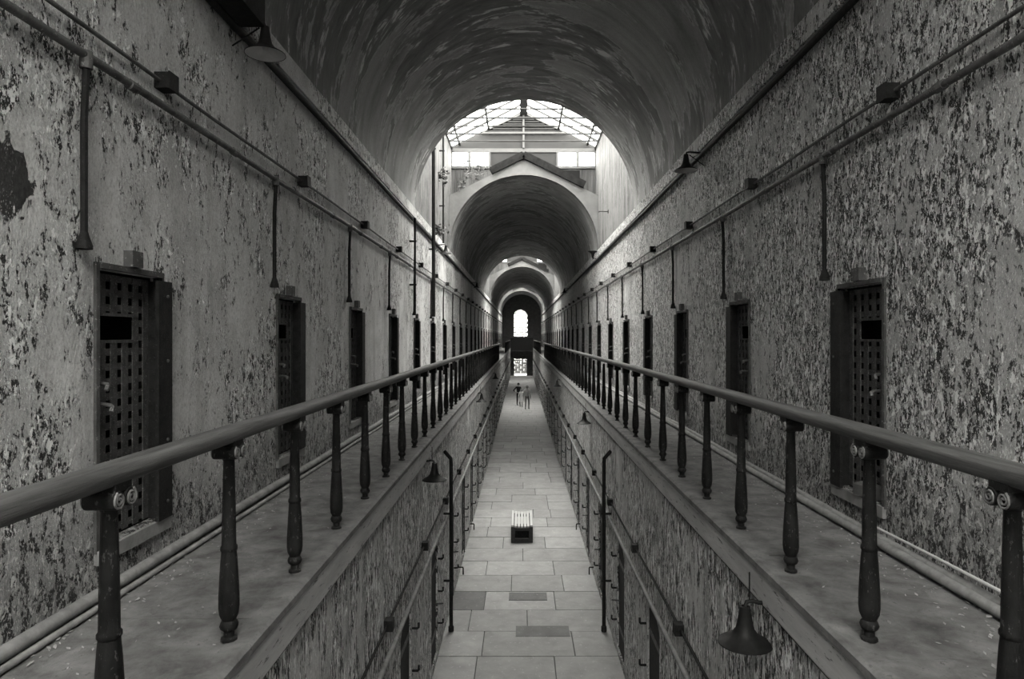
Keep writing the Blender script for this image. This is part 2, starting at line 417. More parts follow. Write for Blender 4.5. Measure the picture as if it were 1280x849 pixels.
# ------------------------------------------------------------------ vaults
def vault(y0, y1, label, name='ceiling'):
    n = 40; m = max(2, int((y1 - y0) / 1.0)); th = 0.12
    v = []; uv = []
    for j in range(m + 1):
        y = y0 + (y1 - y0) * j / m
        for i in range(n + 1):
            a = PI * i / n
            v.append((XC - RV * math.cos(a), y, ZS + RV * math.sin(a))); uv.append((RV * a, y))
    f = [(j * (n + 1) + i, j * (n + 1) + i + 1, (j + 1) * (n + 1) + i + 1, (j + 1) * (n + 1) + i) for j in range(m) for i in range(n)]
    base = len(v)
    for y in (y0, y1):                                  # outer shell and end rims
        for i in range(n + 1):
            a = PI * i / n
            v.append((XC - (RV + th) * math.cos(a), y, ZS + (RV + th) * math.sin(a))); uv.append((RV * a, y + th))
    for i in range(n):
        f.append((base + i, base + n + 1 + i, base + n + 2 + i, base + i + 1))
        f.append((i, base + i, base + i + 1, i + 1))
        k = m * (n + 1)
        f.append((k + i, k + i + 1, base + n + 2 + i, base + n + 1 + i))
    me = bpy.data.meshes.new(name); me.from_pydata(v, [], f)
    ul = me.uv_layers.new(name='arc')
    for lp in me.loops: ul.data[lp.index].uv = uv[lp.vertex_index]
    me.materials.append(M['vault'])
    me.polygons.foreach_set('use_smooth', [True] * len(me.polygons)); me.set_sharp_from_angle(angle=math.radians(40))
    return struct(link(name, me), label)
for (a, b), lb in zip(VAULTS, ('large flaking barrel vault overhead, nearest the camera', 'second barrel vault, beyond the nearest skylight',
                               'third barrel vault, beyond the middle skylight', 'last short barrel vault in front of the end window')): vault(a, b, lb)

# ------------------------------------------------------------------ end walls
mb = MB()
def wall_y(mb, Y, x0, x1, z0, z1, holes, d, s):
    """wall in the plane y = Y with rectangular or round-headed holes (xa, xb, za, zb, round)"""
    xs = sorted(set([x0, x1] + [h[0] for h in holes] + [h[1] for h in holes]))
    for a, b in zip(xs, xs[1:]):
        hs = sorted([h for h in holes if h[0] <= a and h[1] >= b], key=lambda h: h[2])
        z = z0
        for h in hs:
            mb.poly([(a, Y, z), (b, Y, z), (b, Y, h[2]), (a, Y, h[2])])
            if h[4]:
                r = (b - a) / 2; cx = (a + b) / 2; n = 12
                arc = [(cx - r * math.cos(PI * i / n), h[3] - r + r * math.sin(PI * i / n)) for i in range(n + 1)]
                zt = h[3] + 0.01
                for (p, pz), (q, qz) in zip(arc, arc[1:]):
                    mb.poly([(p, Y, pz), (q, Y, qz), (q, Y, zt), (p, Y, zt)])
                    mb.poly([(p, Y, pz), (q, Y, qz), (q, Y + d * s, qz), (p, Y + d * s, pz)])
                zj = h[3] - r; z = zt
            else:
                mb.poly([(a, Y, h[3]), (b, Y, h[3]), (b, Y + d * s, h[3]), (a, Y + d * s, h[3])]); zj = h[3]; z = h[3]
            for e in (a, b): mb.poly([(e, Y, h[2]), (e, Y, zj), (e, Y + d * s, zj), (e, Y + d * s, h[2])])
            mb.poly([(a, Y, h[2]), (b, Y, h[2]), (b, Y + d * s, h[2]), (a, Y + d * s, h[2])])
        mb.poly([(a, Y, z), (b, Y, z), (b, Y, z1), (a, Y, z1)])
WX0, WX1, WZ0, WZ1 = -0.95, 0.86, EYE + 0.02, EYE + 3.68
DX0, DX1, DZT = WX0, WX1, 2.35
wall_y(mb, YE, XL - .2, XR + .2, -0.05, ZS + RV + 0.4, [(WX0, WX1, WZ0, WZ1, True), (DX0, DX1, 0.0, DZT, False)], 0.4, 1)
struct(mb.build('wall_end', M['end_shade']), 'dark end wall with a round-headed window')
mb = MB(); mb.box(XL - .2, XR + .2, YB - 0.2, YB, -0.25, ZRG)
struct(mb.build('wall_back', M['wall_right']), 'rear wall behind the viewpoint')
# round-headed end window: pale surround, glazing bars, pane
w = struct(link('window_1', None, None, (0, YE, 0)), 'tall round-headed window in the far end wall')
cx = (WX0 + WX1) / 2; r = (WX1 - WX0) / 2
mb = MB(); n = 16
outer = [(WX0 - .16, WZ0)] + [(cx - (r + .16) * math.cos(PI * i / n), WZ1 - r + (r + .16) * math.sin(PI * i / n)) for i in range(n + 1)] + [(WX1 + .16, WZ0)]
inner = [(WX0, WZ0)] + [(cx - r * math.cos(PI * i / n), WZ1 - r + r * math.sin(PI * i / n)) for i in range(n + 1)] + [(WX1, WZ0)]
for i in range(len(outer) - 1):
    a, b, c, d = outer[i], outer[i + 1], inner[i + 1], inner[i]
    for yy in (-0.06, 0.0): mb.poly([(q[0], yy, q[1]) for q in (a, b, c, d)])
    mb.poly([(a[0], -.06, a[1]), (b[0], -.06, b[1]), (b[0], 0, b[1]), (a[0], 0, a[1])])
    mb.poly([(d[0], -.06, d[1]), (c[0], -.06, c[1]), (c[0], 0, c[1]), (d[0], 0, d[1])])
mb.build('window_frame', M['white'], w)
for k in range(1, 3):
    x = WX0 + (WX1 - WX0) * k / 3
    piece('glazing_bar', w, x - .02, x + .02, .18, .22, WZ0, WZ1 - .3, M['white'])
for k in range(1, 6):
    z = WZ0 + (WZ1 - WZ0) * k / 6.3
    piece('glazing_bar', w, WX0, WX1, .18, .22, z - .02, z + .02, M['white'])
MB().poly([(p[0], .24, p[1]) for p in inner]).build('pane', M['glass'], w) if False else None
mb = MB(); mb.poly([(p[0], .24, p[1]) for p in inner]); mb.build('pane', M['glass'], w)
# end doorway frame
dr = struct(link('door_1', None, None, (0, YE, 0)), 'open doorway to the bright yard in the far end wall')
piece('door_frame', dr, DX0, DX0 + .08, .02, .14, 0, DZT, M['white']); piece('door_frame', dr, DX1 - .08, DX1, .02, .14, 0, DZT, M['white'])
piece('door_frame', dr, DX0 + .08, DX1 - .08, .02, .14, DZT - .08, DZT, M['white'])
piece('transom', dr, DX0 + .08, DX1 - .08, .05, .11, 1.62, 1.68, M['steel'])
piece('glazing_bar', dr, -0.45, -0.41, .05, .11, 1.68, DZT - .08, M['steel']); piece('glazing_bar', dr, 0.22, 0.26, .05, .11, 1.68, DZT - .08, M['steel'])
mb = MB(); mb.box(-14, 14, YE + 0.4, YE + 40, -0.12, -0.02)
struct(mb.build('yard_ground', M['sill']), 'pale yard ground beyond the end doorway')
mb = MB()
for r_ in range(28):
    for c_ in range(12):
        x = -5.4 + c_ * 0.9 + (0.45 if r_ % 2 else 0)
        mb.box(x + .012, x + .888, YE + 6.0 + random.uniform(0, .03), YE + 6.3, -.02 + r_ * .34 + .012, -.02 + r_ * .34 + .34)
struct(mb.build('wall_yard', M['outside']), 'pale stone yard wall beyond the end window')

# ------------------------------------------------------------------ ground floor of flagstones
mb = MB(); mb.box(LL - .02, LR + .02, YB, YE + .4, -0.2, -0.03)
floor = struct(mb.build('floor', M['joint']), 'flagstone corridor floor')
rng = random.Random(4)
JT = {0: [-.72, .55], 1: [-.65, .90], 2: [-.95, .12], 3: [-.72, .68], 4: [-.2, .9], 5: [-.78, .75], 6: [.05], 7: [-.45, .62], 8: [-.9, .2]}
G = 0.009
rest = MB()
nrow = 0
for k in range(-4, 86):
    ya = 10.28 + 0.955 * k; yb = ya + 0.955
    if ya > YE: break
    js = JT.get(k)
    if js is None:
        js = [rng.uniform(-.95, -.4), rng.uniform(.45, 1.1)] if k % 2 else [rng.uniform(-.3, .4)] + ([rng.uniform(.8, 1.1)] if rng.random() < .5 else [])
    xs = [LL] + js + [LR]
    for a, b in zip(xs, xs[1:]):
        t = rng.choice(['flag_a', 'flag_a', 'flag_b', 'flag_b', 'flag_b'])
        if (k, a) == (3, LL): t = 'flag_c'
        dz = rng.uniform(-.006, .002)
        if k < 30:
            piece('flagstone', floor, a + G, b - G, ya + G, yb - G, -0.06, dz, M[t])
        else:
            rest.box(a + G, b - G, ya + G, min(yb, YE + .3) - G, -0.06, dz)
rs = rest.build('flagstone_run', M['flag_b'], floor); rs['kind'] = 'stuff'
for (a, b, ya, yb) in ((-.09, .87, 11.97, 12.40), (-.24, .53, 13.62, 14.02)):
    piece('inset_slab', floor, a, b, ya, yb, -0.02, 0.006, M['flag_c'])

# ------------------------------------------------------------------ gallery floors: slabs, edge lip, fascia
for side, xw, xe, s in (('left', XL, EL, 1), ('right', XR, ER, -1)):
    x0, x1 = min(xw, xe), max(xw, xe)
    mb = MB(); mb.box(x0 if s > 0 else x0 + .08, x1 - .08 if s > 0 else x1, YB, YE, ZG - .16, ZG - .03)
    fl = struct(mb.build('floor_gallery_%s' % side, M['joint']), '%s gallery floor of dusty stone slabs' % side)
    y = -3.0; k = 0; rest = MB()
    while y < YE:
        L = rng.choice([0.98, 1.2, 1.5]); y2 = min(y + L, YE)
        xi0, xi1 = (x0, x1 - .13) if s > 0 else (x0 + .13, x1)
        if y < 24: piece('slab', fl, xi0, xi1, y + .004, y2 - .004, ZG - .06, ZG + rng.uniform(-.004, .002), M['gallery'])
        else: rest.box(xi0, xi1, y + .004, y2 - .004, ZG - .06, ZG)
        y = y2
    q = rest.build('slab_run', M['gallery'], fl); q['kind'] = 'stuff'
    # edge: kerb lip with rounded nose, fascia board, bead below
    e = xe
    prof = [(e - s * .13, ZG - .16), (e - s * .0, ZG - .16)] if False else None
    mb = MB()
    P = lambda d, z: (e - s * d, ZG + z)
    mb.prism_y([P(.128, -.06), P(.128, .004), P(.02, .006), P(.0, -.008), P(.0, -.05), P(.012, -.06)], YB, YE)
    mb.build('edge_kerb', M['gallery'], fl)
    mb = MB(); mb.prism_y([P(.06, -.27), P(.06, -.06), P(.012, -.06), P(.012, -.25), P(.024, -.27)], YB, YE)
    mb.build('fascia_board', M['fascia'], fl)
    mb = MB(); mb.prism_y([P(.075, -.30), P(.075, -.27), P(.030, -.27), P(.045, -.30)], YB, YE)
    mb.build('fascia_bead', M['verge'], fl)

# ------------------------------------------------------------------ railings
BAL = 0.976
HR = ZG + 0.985
rail_prof = [(-.042, .0), (.042, .0), (.052, .01), (.056, .03), (.055, .045), (.048, .06), (.034, .071), (.015, .077), (-.015, .077), (-.034, .071), (-.048, .06), (-.055, .045), (-.056, .03), (-.052, .01)]
H = HR - ZG
bal_prof = [(.040, 0), (.040, .012), (.026, .02), (.026, .045), (.040, .058), (.046, .075), (.040, .092), (.033, .10), (.036, .108), (.046, .13), (.0505, .165), (.050, .22), (.046, .30),
            (.040, .40), (.036, .44), (.041, .447), (.041, .462), (.035, .47), (.0335, .60), (.030, .75), (.027, .885), (.031, .892), (.031, .905), (.026, .91), (.026, .94)]
bal_me = MB().lathe(bal_prof, 10).mesh('baluster', M['baluster'], True)
def capital_mesh():
    mb = MB()
    for sy in (-1, 1):
        c = (0, sy * .036, .93)
        n0 = 14
        # barrel of the volute, axis along x, and a raised spiral on each face
        pts = [(-.055, c[1], c[2]), (.055, c[1], c[2])]
        mb.tube(pts, .033, n0)
        for fx in (-.057, .057):
            sp = []
            for i in range(30):
                a = i / 29 * 4.2 * PI; rr = .031 * (1 - i / 29 * .82)
                sp.append((fx, c[1] + sy * rr * math.sin(a + .4), c[2] + rr * math.cos(a + .4)))
            mb.tube(sp, .0045, 5, 1)
    mb.box(-.05, .05, -.05, .05, .958, .986)
    return mb.mesh('capital', [M['baluster'], M['worn']], True)
cap_me = capital_mesh()
def railing(X, y0, y1, ks, label):
    t = thing('gallery_railing', label, 'railing', (X, y0, ZG))
    mb = MB(); mb.prism_y([(x, z + H) for x, z in rail_prof], 0, y1 - y0)
    mb.build('handrail', M['rail'], t, True)
    for k in ks:
        y = 2.38 + BAL * k
        if not (y0 <= y <= y1): continue
        b = link('baluster', bal_me, t, (0, y - y0, 0.004))
        if y < 14: link('capital', cap_me, b)
        else: pass
    return t
railing(BL, -0.6, 45.2, range(-3, 60), 'long wooden handrail on iron balusters along the left gallery edge')
railing(BR, -0.6, 50.0, range(-3, 60), 'long wooden handrail on iron balusters along the right gallery edge')
railing(BL, 62.0, 89.5, range(50, 95), 'short far handrail on balusters, left side, near the end window')
railing(BR, 58.5, 89.5, range(50, 95), 'short far handrail on balusters, right side, near the end window')

# ------------------------------------------------------------------ end bridge across the corridor
t = thing('end_bridge', 'dark bridge with solid parapet crossing below the end window', 'bridge', (XC, 88.8, ZG))
piece('deck', t, LL - XC + .02, LR - XC - .02, 0, 2.6, -.25, 0, M['ridge'])
piece('parapet', t, LL - XC + .04, LR - XC - .04, -.08, 0, -.3, 1.25, M['iron'])
piece('coping', t, LL - XC + .04, LR - XC - .04, -.12, .04, 1.25, 1.32, M['verge'])

# ------------------------------------------------------------------ upper cell doors
def straps(parent, separate):
    """riveted lattice of iron straps, 0.71 x 1.68 m, with a hatch; local x out of the wall, y along it"""
    nv, nh = 6, 18
    hatch = (0.15, 0.52, 1.25, 1.40)
    ob = []
    for i in range(nv):
        y = 0.012 + i * (DW - .024 - .075) / (nv - 1)
        segs = [(0, 1.66)]
        if hatch[0] < y + .037 < hatch[1]: segs = [(0, hatch[2]), (hatch[3], 1.66)]
        for a, b in segs: ob.append((-.080, -.072, y, y + .068, a + .01, b))
    for j in range(nh):
        z = 0.02 + j * (1.60 / (nh - 1))
        segs = [(0.01, DW - .01)]
        if hatch[2] - .04 < z < hatch[3]: segs = [(.01, hatch[0]), (hatch[1], DW - .01)]
        for a, b in segs: ob.append((-.089, -.0815, a, b, z, z + .045))
    if separate:
        for q in ob: piece('strap', parent, *q, M['strap'])
        for q in ((-.070, -.06, hatch[0] - .02, hatch[1] + .02, hatch[3], hatch[3] + .02), (-.070, -.06, hatch[0] - .02, hatch[1] + .02, hatch[2] - .02, hatch[2])):
            piece('hatch_rim', parent, *q, M['strap'])
    else:
        mb = MB()
        for q in ob: mb.box(*q)
        link('lattice', mb.mesh('lattice', M['strap']), parent)
def cell_door(detailed):
    t = link('cell_gate', None)
    # iron frame round the opening
    f = MB(); w = .035
    f.box(-.05, .018, -w, 0.0, -.02, 1.68 + w); f.box(-.05, .018, DW, DW + w * .6, -.02, 1.68 + w)
    f.box(-.05, .03, 0, DW, 1.68, 1.68 + w)
    f.build('door_frame', M['frame'], t)
    straps(t, detailed)
    # hanging stile plate on the far side, standing proud of the wall
    mb = MB(); mb.box(.025, .05, DW - .11, DW + .07, .0, 1.655); mb.box(-.13, .03, DW - .02, DW - .002, .0, 1.655); mb.build('hinge_plate', M['iron'], t)
    piece('lintel_block', t, 0.0, .06, .27, .39, 1.717, 1.82, M['frame'])
    for z, L in ((.985, .10), (.86, .13)):
        h = MB(); h.tube([(-.07, .09, z), (.01, .05, z), (L * .6, -.0, z), (L, -.06, z - .005), (L, -.075, z - .03)], .013, 6)
        h.box(-.1, -.06, .05, .13, z - .03, z + .03)
        h.build('hasp', M['pipe'], t, True)
    if detailed:
        for z in (.12, .55, 1.1, 1.55):
            h = MB(); h.lathe([(.0, 0), (.012, .002), (.012, .01), (.0, .014)], 6)
            o = h.build('rivet', M['strap'], t); o.location = (.05, DW + .0, z); o.rotation_euler = (0, PI / 2, 0)
    piece('door_sill', t, -.3, .03, -.03, DW + .1, -.09, -.005, M['sill'])
    return t
protoA = cell_door(True); protoB = cell_door(False)
usedA = usedB = False
for side, X, s, ys in (('left', XL, 1, doorsL), ('right', XR, -1, doorsR)):
    for k, y in enumerate(ys[1:]):
        if y + 1 > YE: continue
        if k < 6:
            t = protoA if not usedA else copy_tree(protoA); usedA = True
        else:
            t = protoB if not usedB else copy_tree(protoB); usedB = True
        t.location = (X, y, DZ0); t.scale = (s, 1, 1)
        lab = {0: 'iron lattice cell door nearest the camera on the %s gallery wall' % side}.get(k, 'iron lattice cell door, %s from the camera on the %s gallery wall' % (ordinal(k + 1), side))
        tag(t, lab, 'door', 'cell doors along the %s gallery' % side)
# timber lying in the nearest right-hand doorway
t = tag(MB().box(-.05, .05, -.16, .16, -.045, .045).build('timber_offcut', M['timber']), 'short timber block lying on the sill of the nearest right cell door', 'timber')
t.location = (XR + .03, 5.30, DZ0 + .062); t.rotation_euler = (0, -.12, .4)

# ------------------------------------------------------------------ lower cell doors
def low_door():
    t = link('ground_floor_door', None)
    mb = MB(); mb.box(-.075, -.03, .0, LW, .0, 1.88); mb.build('leaf', M['iron'], t)
    for z in (.35, 1.45):
        b = MB(); b.box(-.03, -.018, .05, LW - .06, z, z + .06); b.build('strap_hinge', M['pipe'], t)
    for z in (.45, .98, 1.52):
        b = MB(); b.tube([(-.02, LW + .05, z), (.07, LW + .05, z), (.085, LW + .05, z + .015), (.085, LW + .05, z + .07)], .016, 6)
        b.build('hinge_pin', M['iron'], t, True)
    b = MB(); b.tube([(-.05, LW - .1, .82), (.10, LW - .06, .82)], .012, 6); b.build('bolt', M['pipe'], t)
    return t
protoC = low_door(); usedC = False
for side, X, s, ys in (('left', LL, 1, lowL), ('right', LR, -1, lowR)):
    for k, y in enumerate(ys[1:]):
        if y + LW + .2 > YE: continue
        t = protoC if not usedC else copy_tree(protoC); usedC = True
        t.location = (X, y, 0.06); t.scale = (s, 1, 1)
        tag(t, 'dark arched ground-floor cell door, %s from the camera under the %s gallery' % (ordinal(k + 1), side), 'door', 'ground-floor doors on the %s' % side)

# ------------------------------------------------------------------ wall pipes with drops, conduits with boxes, cornice rails
def run_pipe(name, X, s, off, z, r, y0, y1, label, cat, mat='pipe', group=None, wob=0.008):
    t = thing(name, label, cat, (X + s * off, y0, z), group)
    pts = []; y = 0
    while y < y1 - y0:
        pts.append((random.uniform(-.3, .3) * wob, y, random.uniform(-1, 1) * wob)); y += 1.5
    pts.append((0, y1 - y0, 0))
    MB().tube(pts, r, 10).build('pipe_run', M[mat], t, True)
    return t
Y0P = 1.0
for side, X, s, drops in (('left', XL, 1, [y - .18 for y in doorsL]), ('right', XR, -1, [y + .92 for y in doorsR])):
    t = run_pipe('heating_pipe', X, s, .05, EYE + 1.60, .026, Y0P, 91.5, 'thick horizontal pipe with drops along the %s gallery wall' % side, 'pipe')
    for q in range(12):
        y = 1.2 + q * 1.55 - Y0P
        c = MB().tube([(0, y, 0), (0, y + .09, 0)], .034, 10).build('coupling', M['pipe'], t)
    for y in drops:
        if y < Y0P: continue
        d = MB().tube([(0, 0, 0), (0, 0, -.10), (s * -.012, 0, -.35), (s * -.012, 0, -1.0)], .02, 8).build('drop_pipe', M['iron'], t, True)
        d.location = (0, y - Y0P, 0)
        if y < 30:
            MB().lathe([(.02, -1.0), (.028, -1.03), (.045, -1.08), (.045, -1.10), (.02, -1.10)], 10, (s * -.012, 0, 0)).build('pipe_mouth', M['iron'], d, True)
            MB().lathe([(.034, .03), (.034, -.07)], 10).build('pipe_tee', M['pipe'], d)
    boxes = {'left': [4.75 + 3.03 * k for k in range(29)], 'right': [4.95 + 2.95 * k for k in range(29)]}[side]
    t = run_pipe('junction_conduit', X, s, .035, EYE + 1.775, .014, Y0P, 91.5, 'thin electrical conduit strung with boxes along the %s gallery wall' % side, 'conduit')
    for y in boxes:
        b = MB().box(-.035, .065, -.06, .06, -.055, .055)
        b.box(.065, .075, -.065, .065, -.06, .06)
        o = b.build('junction_box', M['iron'], t) if y == boxes[0] else link('junction_box', bme, t)
        bme = o.data; 
        if s < 0: o.scale = (-1, 1, 1)
        o.location = (0, y - Y0P, 0)
    # cornice: shallow plaster ledge with two pipes on it
    mb = MB(); mb.box(min(X, X + s * .05), max(X, X + s * .05), YB, YE, EYE + 2.79, EYE + 2.86)
    struct(mb.build('trim_%d' % (1 if s > 0 else 2), M['wall_' + side]), 'narrow plaster ledge below the vault, %s' % side)
    t = run_pipe('cornice_pipe', X, s, .05, EYE + 2.70, .032, Y0P, 91.0, 'dark pipe running under the vault springing on the %s wall' % side, 'pipe', 'iron')
    t = run_pipe('slim_cornice_pipe', X, s, .035, EYE + 2.755, .014, Y0P, 91.0, 'slim pale pipe above the dark cornice pipe on the %s wall' % side, 'pipe', 'pipe')

# pipes along the gallery floors
run_pipe('floor_pipe', XL, 1, .14, ZG + .042, .038, .5, 88, 'dusty pipe lying along the foot of the left gallery wall', 'pipe', 'floor_pipe')
run_pipe('slim_floor_pipe', XL, 1, .225, ZG + .024, .018, .5, 60, 'slim pipe beside the thicker one on the left gallery floor', 'pipe', 'floor_pipe')
run_pipe('floor_pipe', XR, -1, .20, ZG + .036, .032, .5, 88, 'outer pipe lying along the foot of the right gallery wall', 'pipe', 'floor_pipe')
run_pipe('floor_pipe', XR, -1, .115, ZG + .036, .032, .5, 88, 'inner pipe next to the foot of the right gallery wall', 'pipe', 'floor_pipe')
t = thing('loose_cable', 'pale loose cable bowing over the right gallery floor pipes', 'cable', (XR - .14, 2.0, ZG))
MB().tube([(.05, -1.0, .13), (.03, .0, .12), (.0, .9, .11), (-.01, 1.5, .13), (.02, 2.3, .11), (.06, 3.2, .075)], .011, 8).build('cable', M['slat'], t, True)

# lower walls: conduit with boxes, thick pipe, downpipes
for side, X, s, bx in (('left', LL, 1, [4.3 + 2.6 * k for k in range(32)]), ('right', LR, -1, [4.2 + 2.6 * k for k in range(32)])):
    t = run_pipe('lower_conduit', X, s, .03, 2.36, .014, 3.0, 91, 'thin conduit with square boxes along the %s lower wall' % side, 'conduit', 'iron')
    me = None
    for y in bx:
        if y > 90: continue
        if me is None: me = MB().box(-.03, .06, -.055, .055, -.055, .055).mesh('junction_box', M['iron'])
        o = link('junction_box', me, t, (0, y - 3.0, 0)); o.scale = (s, 1, 1)
    t = run_pipe('lower_heating_pipe', X, s, .05, 2.06, .028, 3.0, 91, 'thick pipe above the ground-floor doors on the %s' % side, 'pipe', 'floor_pipe')
    for q in range(20):
        y = 13.0 + q * 2.7 + (.3 if s > 0 else .0)
        if y < 60:
            MB().tube([(0, y - 3, 0), (s * .01, y - 3, -.25), (s * -.01, y - 2.85, -.45), (s * -.01, y - 2.85, -1.9)], .012, 6).build('branch_pipe', M['pipe'], t, True)
    yd = 12.15
    t = thing('downpipe', 'dark iron downpipe with elbow standing against the %s lower wall' % side, 'pipe', (X, yd, 0))
    MB().tube([(s * .01, 0, 3.24), (s * .13, 0, 3.10), (s * .135, 0, 3.0), (s * .135, 0, 1.5), (s * .135, 0, .02)], .034, 10).build('pipe_run', M['iron'], t, True)
    MB().lathe([(.05, .02), (.05, .10), (.036, .12)], 10, (s * .135, 0, 0)).build('shoe', M['iron'], t)
    for z in (.9, 2.1): MB().box(min(0, s * .18), max(0, s * .18), -.012, .012, z, z + .035).build('pipe_clip', M['iron'], t)
    for j, (y, z) in enumerate(((15.1, .03), (18.6, .03))):
        t = thing('floor_tap', 'small iron stub pipe at the foot of the %s lower wall, %s from camera' % (side, ['nearer', 'farther'][j]), 'pipe', (X, y, 0))
        MB().tube([(0, 0, .16), (s * .09, 0, .16), (s * .10, 0, .14), (s * .10, 0, .0)], .016, 6).build('stub', M['iron'], t, True)

# bay pipes on the left wall
for y, z0, z1, r, lb in ((18.75, EYE + .55, ZE - .2, .05, 'dark soil pipe rising up the left bay wall into the skylight'),
                         (21.1, EYE + 2.9, ZE - .2, .03, 'slim dark pipe rising up the left bay wall beside the thicker pipe'),
                         (15.45, EYE + .5, EYE + 2.7, .025, 'slim vertical pipe on the left gallery wall just before the skylight')):
    t = thing('riser_pipe', lb, 'pipe', (XL + .125, y, z0))
    MB().tube([(0, 0, 0), (0, 0, z1 - z0)], r, 10).build('pipe_run', M['iron'], t, True)
    for q in (.3, .75): MB().box(-.125, r + .01, -.015, .015, (z1 - z0) * q, (z1 - z0) * q + .04).build('pipe_clip', M['iron'], t)

# ------------------------------------------------------------------ lamps
shade_prof = [(.022, .0), (.034, -.004), (.040, -.05), (.050, -.11), (.060, -.15), (.085, -.185), (.135, -.215), (.172, -.238), (.174, -.246)]
lining_prof = [(.03, -.02), (.045, -.11), (.055, -.15), (.08, -.19), (.13, -.221), (.169, -.244)]
def lamp(X, s, y, z, reach, label, brace=True, flip=False, rod=False):
    t = thing('wall_lamp', label, 'lamp', (X, y, z))
    MB().tube([(0, 0, 0), (s * .06, 0, .0), (s * (reach - .05), 0, .012), (s * (reach - .012), 0, .006), (s * reach, 0, -.03)], .014, 8).build('arm', M['lamp'], t, True)
    if brace:
        MB().tube([(0, 0, -.19), (s * (reach - .05), 0, -.03)], .007, 6).build('brace', M['lamp'], t)
    piece('wall_plate', t, min(0, s * .012), max(0, s * .012), -.04, .04, -.05, .05, M['lamp'])
    sh = MB().lathe(shade_prof, 24, cap=False).build('shade', M['lamp'], t, True); sh.location = (s * reach, 0, -.02)
    MB().lathe(lining_prof, 24, cap=False).build('shade_lining', M['lining'], sh, True)
    MB().lathe([(.0, -.10), (.016, -.10), (.016, -.14), (.03, -.165), (.03, -.19), (.015, -.21), (.0, -.212)], 10, cap=False).build('bulb', M['lining'], sh, True)
    if flip: sh.rotation_euler = (PI, 0, 0); sh.location = (s * reach, 0, .02)
    if rod: MB().tube([(s * reach * .8, 0, .01), (s * reach * .8, 0, .20)], .005, 5).build('hanger_rod', M['lamp'], t)
    return t
ZC = EYE + 2.74
lamp(XL, 1, 5.96, ZC, .29, 'large black bell lamp at top left, nearest the camera')
lamp(XL, 1, 20.3, ZC, .29, 'bell lamp on the left wall under the skylight near the weeds')
lamp(XL, 1, 34.5, ZC, .29, 'small distant bell lamp high on the left wall beyond the skylight')
lamp(XR, -1, 10.13, ZC, .27, 'black bell lamp high on the right wall before the skylight')
lamp(XR, -1, 24.3, ZC + .05, .16, 'upturned lamp shade high on the right wall under the skylight', brace=False, flip=True)
lamp(XR, -1, 38.5, ZC, .27, 'small distant bell lamp high on the right wall beyond the skylight')
ZLw = EYE - 1.745
lamp(LL, 1, 9.53, ZLw, .17, 'black bell lamp under the left gallery edge, nearest the camera', brace=False, rod=True)
lamp(LL, 1, 21.0, ZLw, .17, 'second bell lamp under the left gallery edge, beyond the downpipe', brace=False, rod=True)
lamp(LL, 1, 32.5, ZLw, .17, 'third bell lamp under the left gallery edge', brace=False, rod=True)
lamp(LR, -1, 4.46, ZLw, .15, 'large rusty black bell lamp under the right gallery edge at the bottom right', brace=False, rod=True)
lamp(LR, -1, 15.75, ZLw, .15, 'bell lamp under the right gallery edge, beyond the downpipe', brace=False, rod=True)
lamp(LR, -1, 27.5, ZLw, .15, 'third bell lamp under the right gallery edge', brace=False, rod=True)
# dark box standing in for a recess above the near left lamp
t = thing('recess_box', 'dark box standing in for a recess above the top left lamp', 'vent', (XL, 5.0, EYE + 2.70))
MB().prism_y([(.09, 0), (.30, 0), (.30, .5), (.09, .62)], 0, .93).build('housing', M['iron'], t)
piece('seam_strip', t, .30, .312, .44, .48, 0, .42, M['pipe'])

# ------------------------------------------------------------------ skylights and gables
def skylight(a, b, label):
    t = thing('skylight', label, 'skylight', (XC, a, ZE))
    L = b - a + 0.9
    rise = ZRG - ZE; hw = RV + .02
    MB().box(-.13, .13, 0, L, rise - .16, rise + .12).build('ridge_beam', M['ridge'], t)
    nb = max(4, round(L / 0.82)); dy = L / nb
    rm = {}
    for s in (-1, 1):
        r1 = MB().bar((s * hw, 0, 0), (s * .1, 0, rise), .06, .09).mesh('rafter', M['steel'])
        for k in range(nb + 1): link('rafter', r1, t, (0, k * dy, 0))
        for q in (.12, .52):
            MB().bar((s * hw * (1 - q), 0, rise * q - .04), (s * hw * (1 - q), L, rise * q - .04), .07, .07).build('purlin', M['steel'], t)
        MB().bar((s * (hw - .03), 0, -.03), (s * (hw - .03), L, -.03), .06, .10).build('eaves_plate', M['steel'], t)
        # glass panes, three up each slope and one per rafter bay
        n = Vector((s * rise, 0, hw)).normalized()
        qs = [.0, .52, .97]
        for q0, q1 in zip(qs, qs[1:]):
            p = lambda q: Vector((s * hw * (1 - q), 0, rise * q)) + n * .035
            A, B = p(q0), p(q1)
            mb = MB(); mb.poly([A + Vector((0, .02, 0)), A + Vector((0, dy - .02, 0)), B + Vector((0, dy - .02, 0)), B + Vector((0, .02, 0))])
            me = mb.mesh('pane', M['glass'])
            for k in range(nb): link('pane', me, t, (0, k * dy, 0))
    tie = MB().tube([(-hw + .02, 0, .02), (hw - .02, 0, .02)], .028, 6).mesh('tie_rod', M['steel'])
    for k in range(1, nb): link('tie_rod', tie, t, (0, k * dy, 0))
    hang = MB().tube([(0, 0, .02), (0, 0, rise - .16)], .012, 5).mesh('hanger', M['steel'])
    return t
for (a, b), lb in zip(BAYS, ('added unseen skylight behind the viewpoint, brightening the near walls', 'nearest glazed gable skylight with steel ties and dark ridge',
                             'middle glazed skylight between the second and third vaults', 'farthest glazed skylight before the end wall')):
    skylight(a, b, lb)

